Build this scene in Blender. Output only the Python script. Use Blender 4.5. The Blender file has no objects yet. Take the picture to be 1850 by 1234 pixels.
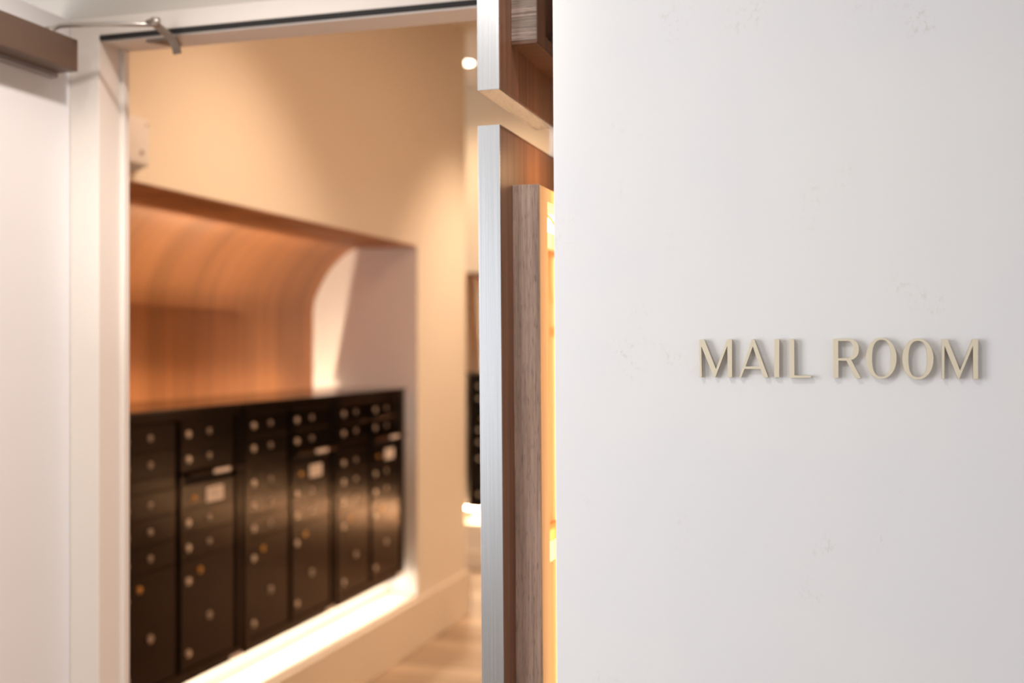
import bpy, bmesh, math, random
from mathutils import Vector, Matrix
random.seed(7)
SC = bpy.context.scene
COL = SC.collection
PI = math.pi

# ------------------------------------------------------------------ materials
def new_mat(name):
    m = bpy.data.materials.new(name); m.use_nodes = True
    nt = m.node_tree; b = nt.nodes['Principled BSDF']
    return m, nt, b

def N(nt, t, **kw):
    n = nt.nodes.new(t)
    for k, v in kw.items(): setattr(n, k, v)
    return n

def plain(name, col, rough=.5, metal=0.0, bump=0.0, bscale=200, emit=None, estr=0, spec=None, mottled=0.0):
    m, nt, b = new_mat(name)
    b.inputs['Roughness'].default_value = rough
    b.inputs['Metallic'].default_value = metal
    if spec is not None: b.inputs['Specular IOR Level'].default_value = spec
    tc = N(nt, 'ShaderNodeTexCoord')
    no = N(nt, 'ShaderNodeTexNoise'); no.inputs['Scale'].default_value = 3.0; no.inputs['Detail'].default_value = 5
    nt.links.new(tc.outputs['Object'], no.inputs['Vector'])
    mx = N(nt, 'ShaderNodeMix', data_type='RGBA')
    k = 1 - max(mottled, .03)
    mx.inputs[6].default_value = (col[0]*k, col[1]*k, col[2]*k, 1)
    mx.inputs[7].default_value = (*col, 1)
    nt.links.new(no.outputs['Fac'], mx.inputs[0])
    nt.links.new(mx.outputs[2], b.inputs['Base Color'])
    if bump:
        n2 = N(nt, 'ShaderNodeTexNoise'); n2.inputs['Scale'].default_value = bscale; n2.inputs['Detail'].default_value = 3
        nt.links.new(tc.outputs['Object'], n2.inputs['Vector'])
        bp = N(nt, 'ShaderNodeBump'); bp.inputs['Strength'].default_value = bump; bp.inputs['Distance'].default_value = .002
        nt.links.new(n2.outputs['Fac'], bp.inputs['Height']); nt.links.new(bp.outputs['Normal'], b.inputs['Normal'])
    if emit:
        b.inputs['Emission Color'].default_value = (*emit, 1); b.inputs['Emission Strength'].default_value = estr
    return m

def wood(name, dark, light, scale, rough=.45, flecks=0.0, fleckscale=None, coarse=None, bump=.1, lo=.35, hi=.65):
    m, nt, b = new_mat(name)
    b.inputs['Roughness'].default_value = rough
    tc = N(nt, 'ShaderNodeTexCoord')
    def noise(sc, det=4, rg=.6):
        mp = N(nt, 'ShaderNodeMapping'); mp.inputs['Scale'].default_value = sc
        nt.links.new(tc.outputs['Object'], mp.inputs['Vector'])
        no = N(nt, 'ShaderNodeTexNoise'); no.inputs['Scale'].default_value = 1; no.inputs['Detail'].default_value = det; no.inputs['Roughness'].default_value = rg
        nt.links.new(mp.outputs['Vector'], no.inputs['Vector']); return no
    a = noise(scale)
    cr = N(nt, 'ShaderNodeValToRGB')
    cr.color_ramp.elements[0].position = lo; cr.color_ramp.elements[0].color = (*dark, 1)
    cr.color_ramp.elements[1].position = hi; cr.color_ramp.elements[1].color = (*light, 1)
    nt.links.new(a.outputs['Fac'], cr.inputs['Fac'])
    out = cr.outputs['Color']
    if coarse:
        c = noise(coarse, 2)
        mr = N(nt, 'ShaderNodeMapRange'); mr.inputs['From Min'].default_value = .35; mr.inputs['From Max'].default_value = .65
        mr.inputs['To Min'].default_value = .78; mr.inputs['To Max'].default_value = 1.12
        nt.links.new(c.outputs['Fac'], mr.inputs['Value'])
        mu = N(nt, 'ShaderNodeMix', data_type='RGBA', blend_type='MULTIPLY'); mu.inputs[0].default_value = 1
        nt.links.new(out, mu.inputs[6]); nt.links.new(mr.outputs['Result'], mu.inputs[7]); out = mu.outputs[2]
    if flecks:
        f = noise(fleckscale, 2, .5)
        fr = N(nt, 'ShaderNodeValToRGB')
        fr.color_ramp.elements[0].position = .56; fr.color_ramp.elements[0].color = (1, 1, 1, 1)
        fr.color_ramp.elements[1].position = .68; v = 1-flecks; fr.color_ramp.elements[1].color = (v, v, v, 1)
        nt.links.new(f.outputs['Fac'], fr.inputs['Fac'])
        mu = N(nt, 'ShaderNodeMix', data_type='RGBA', blend_type='MULTIPLY'); mu.inputs[0].default_value = 1
        nt.links.new(out, mu.inputs[6]); nt.links.new(fr.outputs['Color'], mu.inputs[7]); out = mu.outputs[2]
    nt.links.new(out, b.inputs['Base Color'])
    if bump:
        bp = N(nt, 'ShaderNodeBump'); bp.inputs['Strength'].default_value = bump; bp.inputs['Distance'].default_value = .001
        nt.links.new(a.outputs['Fac'], bp.inputs['Height']); nt.links.new(bp.outputs['Normal'], b.inputs['Normal'])
    return m

def brushed(name, col, rough=.32):
    m, nt, b = new_mat(name)
    b.inputs['Metallic'].default_value = 1
    tc = N(nt, 'ShaderNodeTexCoord'); mp = N(nt, 'ShaderNodeMapping'); mp.inputs['Scale'].default_value = (1400, 1400, 3)
    no = N(nt, 'ShaderNodeTexNoise'); no.inputs['Scale'].default_value = 1; no.inputs['Detail'].default_value = 3
    nt.links.new(tc.outputs['Object'], mp.inputs['Vector']); nt.links.new(mp.outputs['Vector'], no.inputs['Vector'])
    mr = N(nt, 'ShaderNodeMapRange'); mr.inputs['To Min'].default_value = rough-.06; mr.inputs['To Max'].default_value = rough+.08
    nt.links.new(no.outputs['Fac'], mr.inputs['Value']); nt.links.new(mr.outputs['Result'], b.inputs['Roughness'])
    mx = N(nt, 'ShaderNodeMix', data_type='RGBA')
    mx.inputs[6].default_value = (col[0]*.82, col[1]*.82, col[2]*.82, 1); mx.inputs[7].default_value = (*col, 1)
    nt.links.new(no.outputs['Fac'], mx.inputs[0]); nt.links.new(mx.outputs[2], b.inputs['Base Color'])
    bp = N(nt, 'ShaderNodeBump'); bp.inputs['Strength'].default_value = .06; bp.inputs['Distance'].default_value = .0005
    nt.links.new(no.outputs['Fac'], bp.inputs['Height']); nt.links.new(bp.outputs['Normal'], b.inputs['Normal'])
    return m

def scuffed_wall(name):
    """cool white paint with faint tan scuffs and fine roller texture"""
    m, nt, b = new_mat(name)
    b.inputs['Roughness'].default_value = .6
    tc = N(nt, 'ShaderNodeTexCoord')
    def noise(s, det, off=(0, 0, 0), rg=.5, stretch=(1, 1, 1)):
        mp = N(nt, 'ShaderNodeMapping'); mp.inputs['Location'].default_value = off; mp.inputs['Scale'].default_value = stretch
        nt.links.new(tc.outputs['Object'], mp.inputs['Vector'])
        n = N(nt, 'ShaderNodeTexNoise'); n.inputs['Scale'].default_value = s; n.inputs['Detail'].default_value = det; n.inputs['Roughness'].default_value = rg
        nt.links.new(mp.outputs['Vector'], n.inputs['Vector']); return n.outputs['Fac']
    def ramp(src, a, c):
        r = N(nt, 'ShaderNodeMapRange', interpolation_type='SMOOTHSTEP'); r.inputs['From Min'].default_value = a; r.inputs['From Max'].default_value = c
        nt.links.new(src, r.inputs['Value']); return r.outputs['Result']
    def mul(a, c):
        r = N(nt, 'ShaderNodeMath', operation='MULTIPLY')
        nt.links.new(a, r.inputs[0])
        if isinstance(c, float): r.inputs[1].default_value = c
        else: nt.links.new(c, r.inputs[1])
        return r.outputs[0]
    blot = ramp(noise(9, 2, (3.1, 0, 5.2)), .6, .75)
    grit = ramp(noise(160, 5, rg=.7, stretch=(1, 1, .6)), .5, .68)
    sc = mul(mul(blot, grit), .6)
    mx = N(nt, 'ShaderNodeMix', data_type='RGBA')
    mx.inputs[6].default_value = (.80, .80, .805, 1); mx.inputs[7].default_value = (.60, .55, .48, 1)
    nt.links.new(sc, mx.inputs[0])
    cloud = ramp(noise(4.5, 3, (1, 2, 3)), .3, .7)
    c2 = N(nt, 'ShaderNodeMix', data_type='RGBA', blend_type='MULTIPLY'); c2.inputs[0].default_value = 1
    cc = N(nt, 'ShaderNodeMix', data_type='RGBA'); cc.inputs[6].default_value = (.975, .97, .985, 1); cc.inputs[7].default_value = (1, .995, .98, 1)
    nt.links.new(cloud, cc.inputs[0]); nt.links.new(mx.outputs[2], c2.inputs[6]); nt.links.new(cc.outputs[2], c2.inputs[7])
    nt.links.new(c2.outputs[2], b.inputs['Base Color'])
    bp = N(nt, 'ShaderNodeBump'); bp.inputs['Strength'].default_value = .12; bp.inputs['Distance'].default_value = .001
    nt.links.new(noise(420, 3), bp.inputs['Height']); nt.links.new(bp.outputs['Normal'], b.inputs['Normal'])
    return m

def plank_floor(name):
    m, nt, b = new_mat(name)
    b.inputs['Roughness'].default_value = .38
    tc = N(nt, 'ShaderNodeTexCoord')
    br = N(nt, 'ShaderNodeTexBrick'); br.offset = .37
    br.inputs['Scale'].default_value = 1; br.inputs['Brick Width'].default_value = 1.2; br.inputs['Row Height'].default_value = .17
    br.inputs['Mortar Size'].default_value = .003; br.inputs['Bias'].default_value = 0
    br.inputs['Color1'].default_value = (.66, .54, .42, 1); br.inputs['Color2'].default_value = (.36, .26, .185, 1); br.inputs['Mortar'].default_value = (.2, .15, .11, 1)
    nt.links.new(tc.outputs['Object'], br.inputs['Vector'])
    mp = N(nt, 'ShaderNodeMapping'); mp.inputs['Scale'].default_value = (1.6, 26, 1)
    no = N(nt, 'ShaderNodeTexNoise'); no.inputs['Scale'].default_value = 1; no.inputs['Detail'].default_value = 4
    nt.links.new(tc.outputs['Object'], mp.inputs['Vector']); nt.links.new(mp.outputs['Vector'], no.inputs['Vector'])
    mr = N(nt, 'ShaderNodeMapRange'); mr.inputs['From Min'].default_value = .3; mr.inputs['From Max'].default_value = .7; mr.inputs['To Min'].default_value = .78; mr.inputs['To Max'].default_value = 1.1
    nt.links.new(no.outputs['Fac'], mr.inputs['Value'])
    mu = N(nt, 'ShaderNodeMix', data_type='RGBA', blend_type='MULTIPLY'); mu.inputs[0].default_value = 1
    nt.links.new(br.outputs['Color'], mu.inputs[6]); nt.links.new(mr.outputs['Result'], mu.inputs[7])
    nt.links.new(mu.outputs[2], b.inputs['Base Color'])
    return m

M = {}
M['sign_wall'] = scuffed_wall('scuffed_white_paint')
M['cream'] = plain('cream_paint', (.78, .70, .60), .6, bump=.05)
M['room'] = plain('mail_room_paint', (.80, .74, .65), .6, bump=.05)
M['white'] = plain('white_paint', (.86, .85, .86), .5)
M['lobby'] = plain('lobby_paint', (.66, .60, .53), .6)
M['door'] = plain('door_paint', (.81, .785, .78), .38)
M['frame'] = plain('frame_paint', (.80, .725, .655), .4)
M['floor'] = plank_floor('wood_look_planks')
M['ceil'] = plain('ceiling_paint', (.78, .74, .68), .7)
M['nichewood'] = wood('niche_veneer', (.41, .175, .072), (.55, .25, .108), (1.0, 60, 1.0), .55, coarse=(.3, 6, .3), lo=.3, hi=.7)
M['nichewood2'] = wood('niche_veneer_far', (.41, .175, .072), (.55, .25, .108), (60, 1.0, 1.0), .42, coarse=(6, .3, .3), lo=.3, hi=.7)
M['black'] = plain('black_metal', (.024, .0185, .0148), .20, .93, spec=.2)
M['blackgap'] = plain('dark_gap', (.006, .004, .003), .8)
M['black'].node_tree.nodes['Principled BSDF'].inputs['Specular Tint'].default_value = (1, .86, .78, 1)
M['counter'] = plain('black_counter', (.015, .010, .008), .12, spec=.6)
M['badge'] = plain('badge_metal', (.72, .62, .54), .33, .85)
M['lock'] = plain('lock_metal', (.50, .42, .37), .35, .9)
M['brass'] = plain('brass_lock', (.70, .40, .14), .35, .9)
M['slot'] = plain('key_slot', (.03, .02, .02), .5)
M['paper'] = plain('paper_label', (.74, .66, .60), .6)
M['ink'] = plain('grey_print', (.42, .36, .33), .7)
M['alu'] = brushed('brushed_aluminium', (.84, .845, .86), .25)
M['panelwood'] = wood('walnut_veneer', (.18, .082, .046), (.35, .17, .098), (420, 420, 3.5), .42, coarse=(60, 60, .8), bump=.08)
M['stilewood'] = wood('walnut_stile', (.42, .305, .245), (.62, .475, .395), (420, 420, 9), .5, flecks=.5, fleckscale=(850, 850, 45), coarse=(60, 60, 2), bump=.2)
M['endwood'] = wood('walnut_end', (.24, .17, .135), (.50, .385, .325), (6, 60, 330), .5, flecks=.45, fleckscale=(40, 100, 700), coarse=(3, 3, 60), bump=.3)
M['railwood'] = wood('walnut_rail', (.13, .06, .035), (.24, .118, .066), (5, 300, 5), .45, bump=.08)
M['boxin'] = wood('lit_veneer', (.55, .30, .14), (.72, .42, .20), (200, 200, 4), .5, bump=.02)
M['letter'] = plain('pale_gold_paint', (.76, .675, .515), .45, .08, bump=.25, bscale=1500)
M['letterside'] = plain('letter_edge', (.40, .33, .25), .5, .2)
M['bronze'] = plain('bronze_cover', (.150, .095, .068), .42, .25)
M['steel'] = plain('grey_steel', (.50, .45, .40), .35, .7)
M['darksteel'] = plain('brown_steel', (.25, .20, .165), .4, .5)
M['greyplate'] = plain('grey_plate', (.34, .31, .31), .45, .2)
M['gasket'] = plain('black_gasket', (.012, .010, .009), .7)
M['plastic'] = plain('white_plastic', (.80, .80, .84), .4)
M['led'] = plain('warm_led', (1, .9, .75), .5, emit=(1, .88, .70), estr=33)
M['ledfar'] = plain('warm_led_far', (1, .9, .75), .5, emit=(1, .70, .43), estr=70)
M['ledcone'] = plain('warm_led_soft', (1, .9, .75), .5, emit=(1, .76, .5), estr=250)
M['tube'] = plain('warm_tube', (1, .9, .75), .5, emit=(1, .72, .36), estr=4.5)
M['glow'] = plain('diffuser_glow', (1, .92, .8), .5, emit=(1, .80, .5), estr=7.0)
M['lens'] = plain('downlight_lens', (1, .95, .85), .5, emit=(1, .86, .64), estr=14)
M['creamplastic'] = plain('cream_plastic', (.78, .66, .52), .45)
M['tan'] = plain('tan_cable', (.78, .42, .17), .5)

# ------------------------------------------------------------------ mesh helpers
def B(bm, x0, x1, y0, y1, z0, z1, bev=0.0, seg=2, mi=0):
    r = bmesh.ops.create_cube(bm, size=1)
    vs = r['verts']
    for v in vs:
        v.co = Vector(((x0+x1)/2+v.co.x*(x1-x0), (y0+y1)/2+v.co.y*(y1-y0), (z0+z1)/2+v.co.z*(z1-z0)))
    fs = {f for v in vs for f in v.link_faces}
    for f in fs: f.material_index = mi
    if bev:
        es = list({e for v in vs for e in v.link_edges})
        bmesh.ops.bevel(bm, geom=es, offset=bev, segments=seg, profile=.5, affect='EDGES', clamp_overlap=True, material=mi)
    return bm

def CYL(bm, c, r, h, axis='y', r2=None, n=24, bev=0, mi=0):
    q = bmesh.ops.create_cone(bm, cap_ends=True, segments=n, radius1=r, radius2=r if r2 is None else r2, depth=h)
    rot = {'z': Matrix.Identity(3), 'y': Matrix.Rotation(PI/2, 3, 'X'), 'x': Matrix.Rotation(PI/2, 3, 'Y')}[axis]
    for v in q['verts']: v.co = rot @ v.co + Vector(c)
    for f in {f for v in q['verts'] for f in v.link_faces}: f.material_index = mi
    return bm

def TUBE(bm, pts, r, n=10, mi=0):
    rings = []
    P = [Vector(p) for p in pts]
    for i, p in enumerate(P):
        a = P[max(i-1, 0)]; b = P[min(i+1, len(P)-1)]
        t = (b-a).normalized()
        up = Vector((0, 0, 1)) if abs(t.z) < .9 else Vector((1, 0, 0))
        u = t.cross(up).normalized(); w = u.cross(t)
        rings.append([bm.verts.new(p+u*math.cos(2*PI*k/n)*r+w*math.sin(2*PI*k/n)*r) for k in range(n)])
    for a, b in zip(rings, rings[1:]):
        for k in range(n):
            f = bm.faces.new((a[k], a[(k+1) % n], b[(k+1) % n], b[k])); f.smooth = True; f.material_index = mi
    bm.faces.new(rings[0]); bm.faces.new(rings[-1][::-1])
    return bm

def obj(name, bm, mats, parent=None, smooth=False, loc=None):
    bmesh.ops.recalc_face_normals(bm, faces=bm.faces)
    me = bpy.data.meshes.new(name); bm.to_mesh(me); bm.free()
    for m in (mats if isinstance(mats, (list, tuple)) else [mats]): me.materials.append(m)
    if smooth:
        for p in me.polygons: p.use_smooth = True
    o = bpy.data.objects.new(name, me); COL.objects.link(o)
    if parent: o.parent = parent
    if loc: o.location = loc
    return o

def empty(name, loc=(0, 0, 0)):
    o = bpy.data.objects.new(name, None); COL.objects.link(o); o.location = loc
    o.empty_display_size = .05
    return o

def tag(o, label, cat, group=None):
    o['label'] = label; o['category'] = cat
    if group: o['group'] = group
    return o

def struct(name, bm, m):
    o = obj(name, bm, m); o['kind'] = 'structure'; return o

def nb(): return bmesh.new()

def copy_tree(o, parent=None):
    c = o.copy(); COL.objects.link(c)
    if parent: c.parent = parent
    for ch in list(o.children): copy_tree(ch, c)
    return c

# ------------------------------------------------------------------ the setting
# mail room x -2.32..1.5, y 1.94..7.94, ceiling 3.6; lobby in front of it
XM = -2.32
FT = 7.94
b = nb(); B(b, -4.2, 3.2, -9.0, 8.7, -.06, 0); struct('floor', b, M['floor'])
b = nb(); B(b, -4.2, 1.6, 1.94, 8.7, 3.6, 3.68); struct('ceiling', b, M['ceil'])
b = nb(); B(b, -4.2, 3.2, -9.0, 1.86, 3.3, 3.38); o = struct('ceiling.001', b, M['ceil'])
# left wall (with the mailbox niche)
NY0, NY1, NZ0, NZ1 = 3.10, 5.77, .284, 2.207
b = nb()
B(b, XM-.90, XM, 1.94, NY0, 0, 3.6)
B(b, XM-.90, XM, NY1, 6.56, 0, 3.6)
B(b, XM-.90, XM, NY0, NY1, 0, NZ0)
B(b, XM-.90, XM, NY0, NY1, NZ1, 3.6)
B(b, XM-.90, -2.97, NY0, NY1, NZ0, NZ1)
B(b, -4.2, XM-.90, 6.40, 6.56, 0, 3.6)
struct('wall_left', b, M['room'])
b = nb()   # white-painted end cheek of the niche
B(b, -2.965, XM-.002, NY1-.004, NY1, NZ0, NZ1)
o = struct('wall_niche_end', b, M['white'])
# far wall with the second niche
QX0, QX1 = -2.86, .86
b = nb()
B(b, -4.2, QX0, FT, FT+.72, 0, 3.6)
B(b, QX1, 1.6, FT, FT+.72, 0, 3.6)
B(b, QX0, QX1, FT, FT+.72, 0, .33)
B(b, QX0, QX1, FT, FT+.72, NZ1, 3.6)
B(b, QX0, QX1, FT+.66, FT+.72, .33, NZ1)
struct('wall_back', b, M['room'])
b = nb(); B(b, 1.5, 1.6, 1.94, 7.94, 0, 3.6); struct('wall_right', b, M['room'])
# wall with the doorway
b = nb()
B(b, -4.2, -1.467, 1.86, 1.94, 0, 3.6)
B(b, -.46, 3.2, 1.86, 1.94, 0, 3.6)
B(b, -1.467, -.46, 1.86, 1.94, 2.286, 3.6)
struct('wall_doorway', b, M['lobby'])
# partition carrying the sign; its free edge leans a hair
b = nb()
xe0, xe1 = -.3839, -.3899       # free edge at z = 1.2 and z = 2.1
def edge_x(z): return xe0+(xe1-xe0)*(z-1.2)/.9
zs = [0, 3.3]
vs = [(edge_x(0), 1.45, 0), (3.0, 1.45, 0), (3.0, 1.45, 3.3), (edge_x(3.3), 1.45, 3.3)]
fr = [b.verts.new(v) for v in vs]; bk = [b.verts.new((v[0], 1.51, v[2])) for v in vs]
b.faces.new(fr); b.faces.new(bk[::-1])
for k in range(4): b.faces.new((fr[k], bk[k], bk[(k+1) % 4], fr[(k+1) % 4]))
es = [e for e in b.edges if abs(e.verts[0].co.x-e.verts[1].co.x) < .1 and abs(e.verts[0].co.z-e.verts[1].co.z) > 1 and e.verts[0].co.x < 0]
bmesh.ops.bevel(b, geom=es, offset=.0012, segments=2, affect='EDGES')
struct('wall_front', b, M['sign_wall'])
# skirting
b = nb()
B(b, XM, XM+.026, 1.94, 6.586, 0, .268, .006)
B(b, -4.2, XM+.026, 6.56, 6.586, 0, .268, .006)
struct('baseboard_left', b, M['cream'])
b = nb(); B(b, -4.2, 1.5, FT-.016, FT, 0, .13, .004); struct('baseboard_back', b, M['cream'])

# door frame
b = nb()
B(b, -1.4665, -1.400, 1.838, 1.907, 0, 2.286, .001)
B(b, -1.4665, -1.391, 1.905, 1.921, 0, 2.286, .001)
B(b, -.500, -.46, 1.838, 1.925, 0, 2.286, .002)
B(b, -1.402, -.498, 1.838, 1.85, 2.2515, 2.286, .0025)
B(b, -1.402, -.498, 1.8465, 1.921, 2.2395, 2.286, .001)
struct('trim_1', b, M['frame'])
b = nb(); B(b, -1.3995, -.5005, 1.8395, 1.8463, 2.2432, 2.2514)
o = struct('trim_2', b, M['gasket'])

# open door leaf
b = nb(); B(b, -1.512, -1.467, .92, 1.8385, .01, 2.286, .0004)
d = struct('door_1', b, M['door'])

# ------------------------------------------------------------------ door closer
def make_closer():
    root = tag(empty('door_closer', (-1.467, 1.45, 2.2)), 'bronze box-shaped door closer on the top of the open white door', 'door closer')
    L = lambda x, y, z: (x+1.467, y-1.45, z-2.2)
    def bx(name, x0, x1, y0, y1, z0, z1, m, bev=.0015):
        bm = nb(); a = L(x0, y0, z0); c = L(x1, y1, z1)
        B(bm, a[0], c[0], a[1], c[1], a[2], c[2], bev); return obj(name, bm, m, root)
    bx('cover', -1.455, -1.407, 1.20, 1.786, 2.1695, 2.2295, M['bronze'])
    bx('mounting_plate', -1.467, -1.450, 1.19, 1.784, 2.160, 2.222, M['greyplate'])
    bm = nb(); CYL(bm, L(-1.436, 1.745, 2.236), .009, .016, 'z'); obj('spindle', bm, M['steel'], root, True)
    bm = nb(); CYL(bm, L(-1.437, 1.712, 2.234), .006, .008, 'z'); obj('screw_cap', bm, M['plastic'], root, True)
    bm = nb()
    TUBE(bm, [L(-1.436, 1.745, 2.236), L(-1.432, 1.748, 2.243), L(-1.420, 1.752, 2.2485), L(-1.40, 1.755, 2.249), L(-1.32, 1.775, 2.249), L(-1.236, 1.797, 2.247)], .0045)
    obj('main_arm', bm, M['steel'], root)
    bm = nb(); CYL(bm, L(-1.243, 1.795, 2.252), .009, .014, 'z'); obj('elbow_joint', bm, M['steel'], root, True)
    bm = nb()
    pts = [(-1.251, 1.785, 2.253), (-1.243, 1.800, 2.246), (-1.237, 1.818, 2.237), (-1.233, 1.832, 2.228), (-1.2305, 1.841, 2.216), (-1.230, 1.845, 2.204)]
    P = [Vector(L(*p)) for p in pts]
    rings = []
    for i, p in enumerate(P):
        t = (P[min(i+1, 5)]-P[max(i-1, 0)]).normalized(); u = Vector((.97, -.25, 0)).normalized(); w = t.cross(u).normalized()
        hw = .0085; ht = .003
        rings.append([bm.verts.new(p+u*a*hw+w*c*ht) for a, c in ((-1, -1), (1, -1), (1, 1), (-1, 1))])
    for a, c in zip(rings, rings[1:]):
        for k in range(4): bm.faces.new((a[k], a[(k+1) % 4], c[(k+1) % 4], c[k]))
    bm.faces.new(rings[0]); bm.faces.new(rings[-1][::-1])
    obj('forearm', bm, M['darksteel'], root)
    bm = nb()   # triangular foot bracket screwed under the head of the frame
    f = [(-1.305, 1.853, 2.2393), (-1.235, 1.848, 2.2393), (-1.262, 1.905, 2.2393)]
    top = [bm.verts.new(L(*p)) for p in f]; bot = [bm.verts.new(L(p[0], p[1], p[2]-.005)) for p in f]
    bm.faces.new(top); bm.faces.new(bot[::-1])
    for k in range(3): bm.faces.new((top[k], top[(k+1) % 3], bot[(k+1) % 3], bot[k]))
    obj('foot_bracket', bm, M['darksteel'], root)
make_closer()

# ------------------------------------------------------------------ wall device in the mail room
r = tag(empty('wall_sounder', (XM, 3.165, 2.24)), 'small white plastic sounder box on the wall above the niche, beside the door frame', 'wall device')
b = nb(); B(b, 0, .050, -.085, .085, .012, .172, .012, 3); obj('housing', b, M['plastic'], r, True)
b = nb(); B(b, 0, .024, -.070, .072, 0, .014, .003); obj('base_flange', b, M['plastic'], r)
b = nb(); CYL(b, (.0505, .035, .055), .008, .004, 'x'); obj('indicator', b, M['greyplate'], r, True)
b = nb(); CYL(b, (.0505, .062, .150), .004, .004, 'x'); obj('screw', b, M['greyplate'], r, True)

# ------------------------------------------------------------------ wood liners of the niches
prof = [(-2.96, 1.05), (-2.96, 1.36), (-2.96, 1.60), (-2.96, 1.835), (-2.956, 1.88), (-2.945, 1.93), (-2.918, 1.99), (-2.885, 2.045), (-2.85, 2.092), (-2.81, 2.132), (-2.775, 2.163), (-2.737, 2.188), (-2.70, 2.203), (-2.66, 2.205)]
def liner(name, pts, a0, a1, swap, mat):
    bm = nb(); cols = []
    t = .006
    n = len(pts)
    P = [Vector(p) for p in pts]
    inner = []
    for i, p in enumerate(P):
        d_ = (P[min(i+1, n-1)]-P[max(i-1, 0)]).normalized(); nn = Vector((d_.y, -d_.x))
        inner.append(p+nn*t*-1 if False else p-nn*t*0)
    def put(p, a, off=0):
        x, z = p
        return bm.verts.new((x, a, z)) if not swap else bm.verts.new((a, -x, z))
    A = [put(p, a0) for p in P]; C = [put(p, a1) for p in P]
    for i in range(n-1):
        f = bm.faces.new((A[i], A[i+1], C[i+1], C[i])); f.smooth = True
    o = obj(name, bm, mat)
    md = o.modifiers.new('thickness', 'SOLIDIFY'); md.thickness = .008; md.offset = 0
    return o
soff = [(-2.66, 2.203), (-2.50, 2.203), (XM-.004, 2.203)]
o = liner('curved_wood_panel', prof+soff[1:], NY0+.002, NY1-.006, False, M['nichewood'])
tag(o, 'curved orange walnut panel lining the niche above the long bank of mailboxes', 'wood panel')
sh = FT+.06   # front of far units is y = 8.0
prof2 = [(-(FT + (XM - x)), z) for x, z in prof+soff[1:]]
o = liner('curved_wood_panel', prof2, QX0+.002, QX1-.002, True, M['nichewood2'])
tag(o, 'curved walnut panel in the far niche, seen as a thin slice past the wall corner', 'wood panel')

# ------------------------------------------------------------------ mailboxes
# local frame: x along the bank, front at y = 0 facing -y, z up from the bottom of the unit
UH = 1.005; UD = .44
Z0 = .408
R1 = dict(rows=[(1.2825, 1.374), (1.189, 1.2805), (1.047, 1.138), (.9545, 1.045), (.861, .9525)])
def m_door(root, x0, x1, z0, z1, bx, lx, parcel=False):
    bm = nb(); B(bm, x0+.0015, x1-.0015, -.006, .010, z0-Z0, z1-Z0, .0025, 2)
    d = obj('parcel_door' if parcel else 'mailbox_door', bm, M['black'], root)
    zc = (z0+z1)/2-Z0
    def disc(name, x, z, r, m, dome=True, slot=True):
        g = nb(); CYL(g, (x, -.0085, z), r, .005, 'y', n=28)
        CYL(g, (x, -.0118, z), r*.62, .004, 'y', n=24)
        if slot: B(g, x-.0012, x+.0012, -.0145, -.0125, z-r*.42, z+r*.42, mi=1)
        return obj(name, g, [m, M['slot']], d, False)
    if parcel:
        disc('number_badge', bx, .782-Z0, .0135, M['badge'], slot=False); disc('number_badge', bx, .514-Z0, .0135, M['badge'], slot=False)
        disc('lock', lx, .626-Z0, .0150, M['lock'])
        q = disc('master_lock', lx-.062, .810-Z0, .0120, M['brass']); q['label'] = 'small brass lock in the upper corner'
    else:
        disc('number_badge', bx, zc-.002, .0135, M['badge'], slot=False)
        disc('lock', lx, zc+.001, .0110, M['lock'])
    return d

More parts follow.
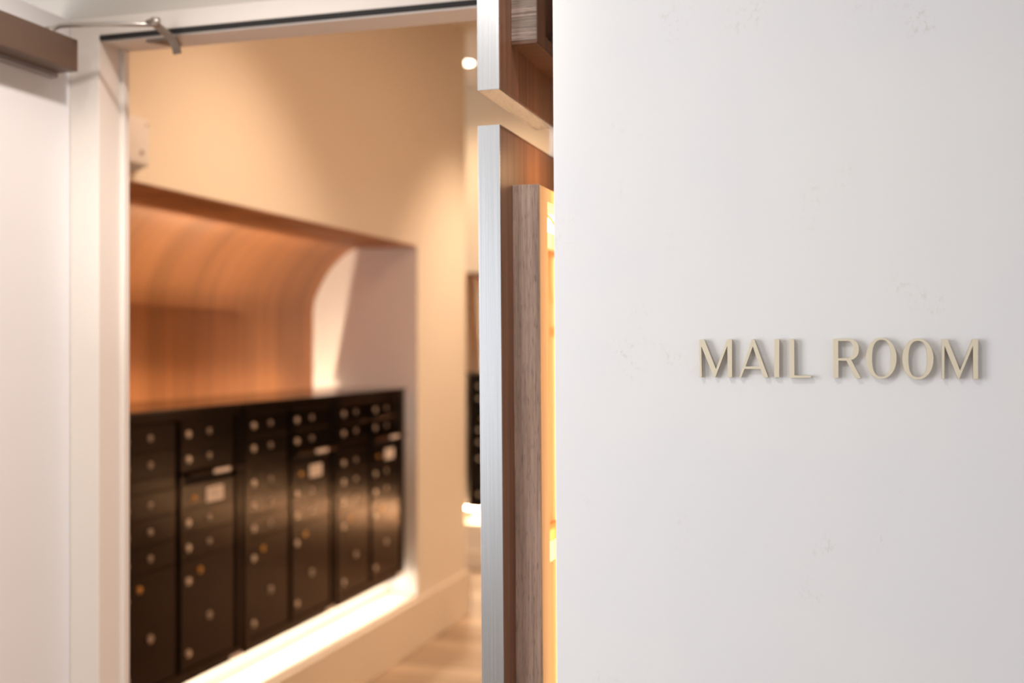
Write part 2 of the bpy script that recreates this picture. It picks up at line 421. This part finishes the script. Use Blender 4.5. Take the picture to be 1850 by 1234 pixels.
def make_unit(order, nearest_blank=False):
    root = empty('mailbox_unit')
    W = .8445
    f = nb()
    # body behind and front frame (stiles and rails)
    B(f, 0, W, .012, UD, 0, UH)
    B(f, 0, .034, -.012, .014, 0, UH, .002)                  # left stile
    B(f, .398, .416, -.011, .014, .035, UH-.035, .0015)      # middle stile
    B(f, .806, W, -.004, .014, 0, UH, .002)                  # right stile
    B(f, .034, .800, -.010, .014, UH-.031, UH, .002)          # head rail
    B(f, .034, .800, -.010, .014, 0, .045, .002)              # bottom rail
    obj('frame', f, M['black'], root)
    offs = {0: .034, 1: .418}
    for slot, kind in enumerate(order):
        x0 = offs[slot]; x1 = x0+(.344 if slot == 0 else .358)
        bx = x0+(.045 if slot == 0 else .034); lx = x0+(.183 if slot == 0 else .174)
        if kind == 1:
            for z0, z1 in R1['rows']: m_door(root, x0, x1, z0, z1, bx, lx)
            g = nb(); B(g, x0+.0015, x1-.0015, -.004, .012, 1.140-Z0, 1.187-Z0, .002); obj('blank_strip', g, M['black'], root)
        else:
            for k in (0, 1, 3, 4):
                z0, z1 = R1['rows'][k]; m_door(root, x0, x1, z0, z1, bx, lx)
            # outgoing-mail slot with its projecting hood and the printed plate under it
            g = nb()
            vv = [(-.002, 1.190), (-.030, 1.181), (-.034, 1.172), (-.030, 1.168), (-.002, 1.176)]
            a = [g.verts.new((x0+.002, y, z-Z0)) for y, z in vv]; c = [g.verts.new((x1+.026, y, z-Z0)) for y, z in vv]
            g.faces.new(a); g.faces.new(c[::-1])
            for k in range(5): g.faces.new((a[k], a[(k+1) % 5], c[(k+1) % 5], c[k]))
            h = obj('mail_slot_hood', g, M['black'], root)
            g = nb(); B(g, lx-.010, lx+.105, -.0375, -.0335, 1.168-Z0, 1.1835-Z0, .001)
            q = obj('hood_label', g, M['paper'], h); q['label'] = 'white strip label stuck on the hood'
            g = nb(); B(g, x0+.0015, x1-.0015, .004, .012, 1.140-Z0, 1.187-Z0); obj('slot_opening', g, M['blackgap'], root)
            g = nb(); B(g, x0+.0015, x1-.0015, -.006, .010, 1.047-Z0, 1.138-Z0, .0025, 2)
            dd = obj('outgoing_mail_door', g, M['black'], root)
            g = nb(); B(g, lx-.018, lx+.098, -.0085, -.006, 1.058-Z0, 1.114-Z0, .0008)
            q = obj('paper_label', g, M['paper'], dd); q['label'] = 'white rectangular paper label'
            g = nb()
            for k, zz in enumerate((1.100, 1.090, 1.080)):
                B(g, lx+.006, lx+.074-(k % 2)*.012, -.0090, -.0084, zz-Z0-.0022, zz-Z0+.0022)
            obj('print_lines', g, M['ink'], dd)
            g = nb(); CYL(g, (x0+.071, -.008, 1.084-Z0), .011, .005, 'y'); CYL(g, (x0+.071, -.011, 1.084-Z0), .007, .004, 'y')
            q = obj('master_lock', g, M['brass'], dd); q['label'] = 'small brass lock beside the paper label'
        m_door(root, x0, x1, .455, .859, bx, lx, True)
    g = nb(); B(g, .735, .822, -.0135, -.0100, .002, .020, .0008)
    q = obj('rating_label', g, M['paper'], root); q['label'] = 'small pale label at the bottom rail'
    return root

U = make_unit([1, 2])
U.location = (-2.379, 3.175, Z0); U.rotation_euler = (0, 0, PI/2)
GR = 'black mailbox units in the long niche'
tag(U, 'black mailbox unit nearest the door frame, partly hidden by it', 'mailbox unit', GR)
U2 = copy_tree(U); U2.location = (-2.379, 4.020, Z0); U2['label'] = 'middle black mailbox unit of the three in the long niche'
U3 = copy_tree(U); U3.location = (-2.379, 4.865, Z0); U3['label'] = 'black mailbox unit at the far end of the long niche, beside the white cheek wall'
V = make_unit([2, 1]); V.location = (-2.80, FT+.06, Z0+.03)
tag(V, 'black mailbox unit in the far niche, a sliver between wall corner and aluminium strip', 'mailbox unit')

for k, lab in enumerate(('second', 'third', 'fourth')):  # unseen units, added for their reflections in the near mailboxes and side views
    c = copy_tree(V); c.location = (-2.80+.8445*(k+1), FT+.06, Z0+.03)
    c['label'] = lab + ' black mailbox unit added along the far niche, unseen behind the aluminium-edged panels'
    c['group'] = 'black mailbox units in the far niche'
V['group'] = 'black mailbox units in the far niche'
# side closure panels, plinths, counters
b = nb(); B(b, -2.80, -2.47, 3.18, 5.706, NZ0, Z0)
tag(obj('plinth', b, M['room']), 'pale recessed plinth under the long bank of mailboxes', 'plinth')
b = nb(); B(b, -2.80, .80, FT+.15, FT+.46, .33, Z0+.03)
tag(obj('plinth', b, M['room']), 'pale recessed plinth under the far niche mailboxes', 'plinth')
b = nb(); B(b, -2.84, -2.372, 3.12, 5.735, Z0+UH, Z0+UH+.012, .002)
tag(obj('counter_top', b, M['counter']), 'glossy black counter top over the long bank of mailboxes', 'counter')
b = nb(); B(b, -2.84, .84, FT+.052, FT+.52, Z0+UH+.03, Z0+UH+.042, .002)
tag(obj('counter_top', b, M['counter']), 'glossy black counter top over the far niche mailboxes', 'counter')

# LED strips
b = nb(); B(b, -2.455, -2.435, 3.18, 5.72, .398, .4075)
o = tag(obj('led_strip', b, M['led']), 'glowing warm light strip under the long bank of mailboxes', 'light strip')
b = nb(); B(b, -2.84, .80, FT+.075, FT+.105, .428, .4375)
o = tag(obj('led_strip', b, M['ledfar']), 'glowing warm light strip under the far niche mailboxes', 'light strip')
b = nb(); B(b, -2.922, -2.908, 3.12, 5.755, 1.045, 1.053)
o = tag(obj('led_strip', b, M['ledcone']), 'warm light strip in the slot behind the counter washing the curved wood', 'light strip')
b = nb(); B(b, -2.958, -2.825, 3.105, 5.755, 1.02, 1.045)
tag(obj('light_trough', b, M['white']), 'shallow trough behind the counter holding the uplight strip', 'trough')
b = nb(); B(b, -2.83, .82, FT+.605, FT+.619, .985, .993)
o = tag(obj('led_strip', b, M['ledcone']), 'warm light strip behind the far niche counter', 'light strip')
b = nb(); B(b, -2.85, .85, FT+.505, FT+.635, .96, .985)
tag(obj('light_trough', b, M['white']), 'shallow trough behind the far niche counter', 'trough')

# ------------------------------------------------------------------ ceiling downlights
def downlight(x, y, label):
    r = tag(empty('downlight', (x, y, 3.6)), label, 'downlight', 'mail room ceiling downlights')
    bm = nb(); CYL(bm, (0, 0, -.004), .062, .008, 'z', n=40); obj('trim_ring', bm, M['plastic'], r)
    bm = nb(); CYL(bm, (0, 0, -.010), .050, .006, 'z', n=40); obj('lens', bm, M['lens'], r)
downlight(-2.56, 7.25, 'small round glowing ceiling downlight beside the top of the aluminium strip')

# ------------------------------------------------------------------ aluminium-edged wood panels beside the doorway
# local frame: origin on the near left edge at camera height; a lean of under half a degree as in the photo
LEAN = .0078
def edge_panel(name, label, z0, z1, lower):
    r = tag(empty(name, (0, 0, 0)), label, 'display panel')
    piv = Vector((-.5185, 1.525, 1.65))
    r.location = piv; r.rotation_euler = (0, -LEAN*1.0, 0)
    S = lambda x, y, z: (x-piv.x, y-piv.y, z-piv.z)
    def bx(n, x0, x1, y0, y1, a, c, m, bev=.0006, par=r):
        bm = nb(); B(bm, x0-piv.x, x1-piv.x, y0-piv.y, y1-piv.y, a-piv.z, c-piv.z, bev, 2); return obj(n, bm, m, par)
    X0, X1 = -.5185, -.4855
    Y0, Y1 = 1.525, 1.83
    if lower:
        bx('wood_board', X0+.002, X1, Y0+.0022, Y1, z0, z1-.002, M['panelwood'])
        q = bx('metal_edge', X0, X1, Y0, Y0+.002, z0, z1, M['alu'], .0004); q['label'] = 'brushed aluminium edge strip'
        q = bx('metal_cap', X0, X1-.0045, Y0+.002, Y1, z1-.002, z1, M['alu'], .0004)
        q = bx('back_edge', X1-.0015, X1+.0007, Y0+.002, Y1, z1-.0025, z1, M['railwood'], 0)
    else:
        bx('wood_board', X0+.002, X1, Y0+.0022, Y1, z0+.002, z1, M['panelwood'])
        q = bx('metal_edge', X0, X1, Y0, Y0+.002, z0, z1, M['alu'], .0004); q['label'] = 'brushed aluminium edge strip'
        q = bx('metal_cap', X0, X1-.0012, Y0+.002, Y1, z0, z0+.002, M['alu'], .0004)
    return r, bx, S

lowp, bxl, S = edge_panel('lit_display_panel', 'lower walnut panel with aluminium edge and warm glow inside its raised wooden frame', .004, 1.967, True)
bxl('frame_stile', -.4855, -.4452, 1.585, 1.632, .004, 1.8885, M['stilewood'], .0008)
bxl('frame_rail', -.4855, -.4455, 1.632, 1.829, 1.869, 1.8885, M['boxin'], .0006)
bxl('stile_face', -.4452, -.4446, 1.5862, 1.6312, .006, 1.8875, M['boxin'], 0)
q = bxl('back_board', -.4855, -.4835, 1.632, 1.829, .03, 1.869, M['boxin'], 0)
# items inside the lit frame
bm = nb(); B(bm, S(-.483, 0, 0)[0], S(-.474, 0, 0)[0], S(0, 1.815, 0)[1], S(0, 1.824, 0)[1], S(0, 0, .20)[2], S(0, 0, 1.80)[2], .002)
q = obj('light_tube', bm, M['tube'], lowp)
bm = nb(); B(bm, S(-.4830, 0, 0)[0], S(-.4800, 0, 0)[0], S(0, 1.636, 0)[1], S(0, 1.8285, 0)[1], S(0, 0, 1.832)[2], S(0, 0, 1.893-.026)[2], .001)
obj('diffuser', bm, M['glow'], lowp)
bxl('cross_bar', -.4825, -.4660, 1.70, 1.8285, 1.8065, 1.8315, M['creamplastic'], .001)
bxl('cross_bar', -.4825, -.4640, 1.70, 1.8285, 1.345, 1.361, M['tan'], .001)
bxl('terminal_block', -.4825, -.4630, 1.70, 1.8285, 1.312, 1.3445, M['creamplastic'], .002)
bm = nb()
pts = [S(-.479, 1.74+.085*math.sin(t), 1.835+.040*math.cos(t)-.012) for t in [k*PI/20 for k in range(0, 11)]]
TUBE(bm, pts, .0026); obj('cable', bm, M['tan'], lowp)
bm = nb()
pts = [S(-.479, 1.735+.09*math.sin(t), 1.80+.062*math.cos(t)+.004) for t in [k*PI/20 for k in range(0, 11)]]
TUBE(bm, pts, .0018); obj('cable', bm, M['tan'], lowp)
bm = nb()
pts = [S(-.476, 1.806+.016*(1-math.cos(t)), 1.772-.05*math.sin(t)) for t in [k*PI/20 for k in range(0, 11)]]
TUBE(bm, [S(-.476, 1.806, 1.80)]+pts, .003); obj('cable', bm, M['creamplastic'], lowp)
bxl('connector', -.481, -.472, 1.808, 1.826, 1.667, 1.683, M['creamplastic'], .001)

upp, bxu, S = edge_panel('display_panel', 'upper walnut panel with aluminium edge above the narrow gap, reaching out of frame', 2.0175, 3.298, False)
bxu('frame_rail', -.4855, -.4465, 1.585, 1.829, 2.0955, 2.1015, M['railwood'], .0005)
bxu('frame_stile', -.4855, -.4465, 1.5845, 1.630, 2.1005, 3.29, M['endwood'], .0008)
bxu('stile_face', -.4466, -.4458, 1.5855, 1.630, 2.098, 3.29, M['panelwood'], 0)
bxu('frame_rail', -.4855, -.4465, 1.630, 1.829, 2.1010, 2.118, M['panelwood'], .0005)
bm = nb()
CYL(bm, S(-.468, 1.80, 2.140), .0135, .040, 'z', r2=.0155, n=28)
q = obj('lamp_cup', bm, M['creamplastic'], upp, True); q['label'] = 'cream cup-shaped fitting inside the frame'
bm = nb(); CYL(bm, S(-.466, 1.808, 2.176), .011, .032, 'z', r2=.004, n=24); obj('lamp_stem', bm, M['creamplastic'], upp, True)

# ------------------------------------------------------------------ MAIL ROOM letters, millimetres on the partition
def sel(cx, cz, rx, rz, n, k=48):
    o = []
    for i in range(k):
        a = 2*PI*i/k; ca, sa = math.cos(a), math.sin(a)
        o.append((cx+rx*math.copysign(abs(ca)**(2/n), ca), cz+rz*math.copysign(abs(sa)**(2/n), sa)))
    return o
LET = [
 ('M', 'pale gold metal letter M, first letter of the word MAIL', [[(-194.0,1659.6),(-187.3,1659.6),(-172.6,1621.8),(-158.6,1659.8),(-152.4,1659.8),(-152.2,1612.0),(-152.7,1611.5),(-157.6,1611.5),(-158.4,1651.6),(-173.3,1611.4),(-175.1,1611.4),(-191.2,1651.4),(-190.2,1611.4),(-193.1,1611.2)]]),
 ('A', 'pale gold metal letter A on the white wall', [[(-127.9,1659.9),(-124.8,1659.9),(-107.6,1612.3),(-108.2,1611.8),(-113.1,1611.6),(-117.1,1622.5),(-136.7,1622.4),(-141.0,1611.4),(-143.3,1611.5)],[(-126.6,1650.9),(-118.2,1625.6),(-135.6,1625.5)]]),
 ('I', 'pale gold metal letter I on the white wall', [[(-100.2,1660.0),(-94.0,1659.9),(-94.0,1612.0),(-100.2,1612.0)]]),
 ('L', 'pale gold metal letter L with a slanted foot end', [[(-81.6,1659.9),(-75.9,1659.9),(-75.6,1614.7),(-54.8,1614.5),(-56.2,1611.9),(-81.1,1611.5)]]),
 ('R', 'pale gold metal letter R, first letter of the word ROOM', [[(-29.3,1660.0),(-10.6,1660.0),(-5.2,1659.1),(-1.4,1656.3),(0.7,1651.8),(1.3,1647.3),(0.7,1642.1),(-1.4,1638.2),(-4.6,1635.3),(-7.9,1634.2),(3.2,1612.6),(2.5,1611.7),(-2.5,1611.7),(-13.6,1633.2),(-22.9,1633.2),(-22.9,1611.9),(-29.0,1611.8)],[(-23.2,1657.5),(-11.2,1657.5),(-8.5,1656.4),(-6.7,1653.5),(-5.7,1649.5),(-5.6,1645.5),(-6.5,1641.0),(-8.1,1638.1),(-10.9,1636.4),(-23.2,1636.2)]]),
 ('O', 'pale gold metal letter O right after the letter R', [sel(27.1,1636.2,17.8,25.1,2.05), sel(27.5,1636.3,10.9,22.5,2.5)]),
 ('O2', 'pale gold metal letter O right before the final letter M', [sel(69.2,1635.6,17.75,24.9,2.05), sel(69.2,1635.5,10.75,21.95,2.5)]),
 ('M2', 'pale gold metal letter M, last letter of the word ROOM', [[(96.3,1659.5),(102.7,1659.5),(116.7,1621.8),(130.6,1659.5),(136.8,1659.5),(136.8,1611.7),(131.3,1611.7),(131.1,1651.7),(115.9,1611.8),(114.4,1611.7),(99.3,1651.8),(99.1,1611.7),(96.5,1611.7)]]),
]
for key, lab, loops in LET:
    cu = bpy.data.curves.new('sign_letter', 'CURVE'); cu.dimensions = '2D'; cu.fill_mode = 'BOTH'
    xs = [p[0] for p in loops[0]]; ox = (min(xs)+max(xs))/2/1000; oz = 1.6115
    for lp in loops:
        sp = cu.splines.new('POLY'); sp.points.add(len(lp)-1); sp.use_cyclic_u = True
        for i, (x, z) in enumerate(lp): sp.points[i].co = (x/1000-ox, z/1000-oz, 0, 1)
    cu.extrude = .0030; cu.bevel_depth = .00025; cu.bevel_resolution = 1; cu.offset = -.00015
    tmp = bpy.data.objects.new('t', cu)
    me = bpy.data.meshes.new_from_object(tmp)
    me.transform(Matrix.Rotation(PI/2, 4, 'X'))
    bpy.data.objects.remove(tmp); bpy.data.curves.remove(cu)
    me.materials.clear(); me.materials.append(M['letter']); me.materials.append(M['letterside'])
    for p in me.polygons: p.material_index = 0 if abs(p.normal.y) > .9 else 1
    r = empty('sign_letter', (ox, 1.4452, oz))
    tag(r, lab, 'letter', 'raised letters of the wall sign')
    f = bpy.data.objects.new('letter_face', me); COL.objects.link(f); f.parent = r
    # studs to the wall
    xs0 = [p[0]/1000-ox for p in loops[0]]
    pins = {'M': [(-.0187, .01), (.0187, .01)], 'A': [(-.001, .0445), (.0145, .006)], 'I': [(0, .01), (0, .038)], 'L': [(-.0105, .01), (-.0105, .038)],
            'R': [(-.0122, .01), (-.0122, .038)], 'O': [(-.0145, .0247), (.0145, .0247)], 'O2': [(-.0145, .024), (.0145, .024)], 'M2': [(-.0187, .01), (.0175, .01)]}[key]
    bm = nb()
    for px_, pz_ in pins: CYL(bm, (px_, .0038, pz_), .0009, .0026, 'y', n=10)
    obj('mounting_stud', bm, M['steel'], r)

# ------------------------------------------------------------------ camera
cam = bpy.data.cameras.new('camera'); co = bpy.data.objects.new('camera', cam); COL.objects.link(co)
co.location = (0, 0, 1.65); yaw = math.atan(625/2030)
co.rotation_euler = (PI/2, 0, yaw)
cam.sensor_width = 36; cam.lens = 36*2030/1850
cam.shift_y = 10/1850
cam.dof.use_dof = True; cam.dof.focus_distance = 1.46; cam.dof.aperture_fstop = cam.lens/14.8
cam.dof.aperture_blades = 0
cam.clip_start = .05
SC.camera = co

# ------------------------------------------------------------------ lights
def area(name, loc, rot, size, power, col, size_y=None, spread=None, aim=None):
    l = bpy.data.lights.new(name, 'AREA'); l.energy = power; l.color = col
    l.shape = 'RECTANGLE' if size_y else 'DISK'; l.size = size
    if size_y: l.size_y = size_y
    if spread: l.spread = spread
    o = bpy.data.objects.new(name, l); COL.objects.link(o); o.location = loc; o.rotation_euler = rot or (0, 0, 0)
    if aim: o.rotation_euler = (Vector(aim)-Vector(loc)).to_track_quat('-Z', 'Y').to_euler()
    return o
def spot(name, loc, power, col, ang=80, blend=.8, rad=.05, aim=None):
    l = bpy.data.lights.new(name, 'SPOT'); l.energy = power; l.color = col; l.spot_size = math.radians(ang); l.spot_blend = blend; l.shadow_soft_size = rad
    o = bpy.data.objects.new(name, l); COL.objects.link(o); o.location = loc
    if aim: o.rotation_euler = (Vector(aim)-Vector(loc)).to_track_quat('-Z', 'Y').to_euler()
    return o
WARM = (1, .66, .38); SOFT = (1, .78, .56); COOL = (.93, .96, 1)
spot('lobby_downlight', (-.90, -.10, 3.05), 48, (1, .97, .94), 78, 1, .20, aim=(-.62, 1.45, 1.25))
area('lobby_fill', (-1.85, .15, 1.75), None, .75, 27, (.97, .97, 1), size_y=1.2, aim=(-.3, 1.45, 1.5))  # unseen fill area, added to brighten the sign wall from the left
spot('door_fill_spot', (-.2, .9, 3.2), 165, (1, .92, .86), 50, .6, .09, aim=(-1.467, 1.6, 1.25))  # added spot that brightens the open door leaf and its frame
area('room_fill', (-.4, 4.6, 3.5), (0, 0, 0), 1.6, 44, (1, .60, .37), size_y=3.2)
for y, e, z in ((3.75, 150, 1.0), (6.45, 235, .8)):
    spot('room_spot', (-1.0, y, 3.55), e, (1, .69, .44), 76, .9, .08, aim=(-2.32, y, z))
spot('cheek_fill_spot', (-.5, .1, 1.95), 150, (1, .94, .90), 17, .7, .15, aim=(-2.55, 5.77, 1.75))  # added narrow spot that lifts the white end cheek of the niche
spot('room_spot', (-2.56, 7.25, 3.57), 110, WARM, 150, 1, .05, aim=(-2.56, 7.3, 0))
area('panel_glow', (-.40, 1.70, 1.41), None, .02, 2.1, (1, .62, .30), size_y=1.1, aim=(-.485, 1.70, 1.41))

w = bpy.data.worlds.new('world'); SC.world = w; w.use_nodes = True
bg = w.node_tree.nodes['Background']; bg.inputs['Color'].default_value = (.93, .96, 1, 1); bg.inputs['Strength'].default_value = .8

SC.view_settings.view_transform = 'Standard'
SC.view_settings.look = 'None'
SC.view_settings.exposure = 0
SC.cycles.use_denoising = True
SC.cycles.max_bounces = 10
SC.cycles.diffuse_bounces = 6
SC.cycles.sample_clamp_indirect = 6
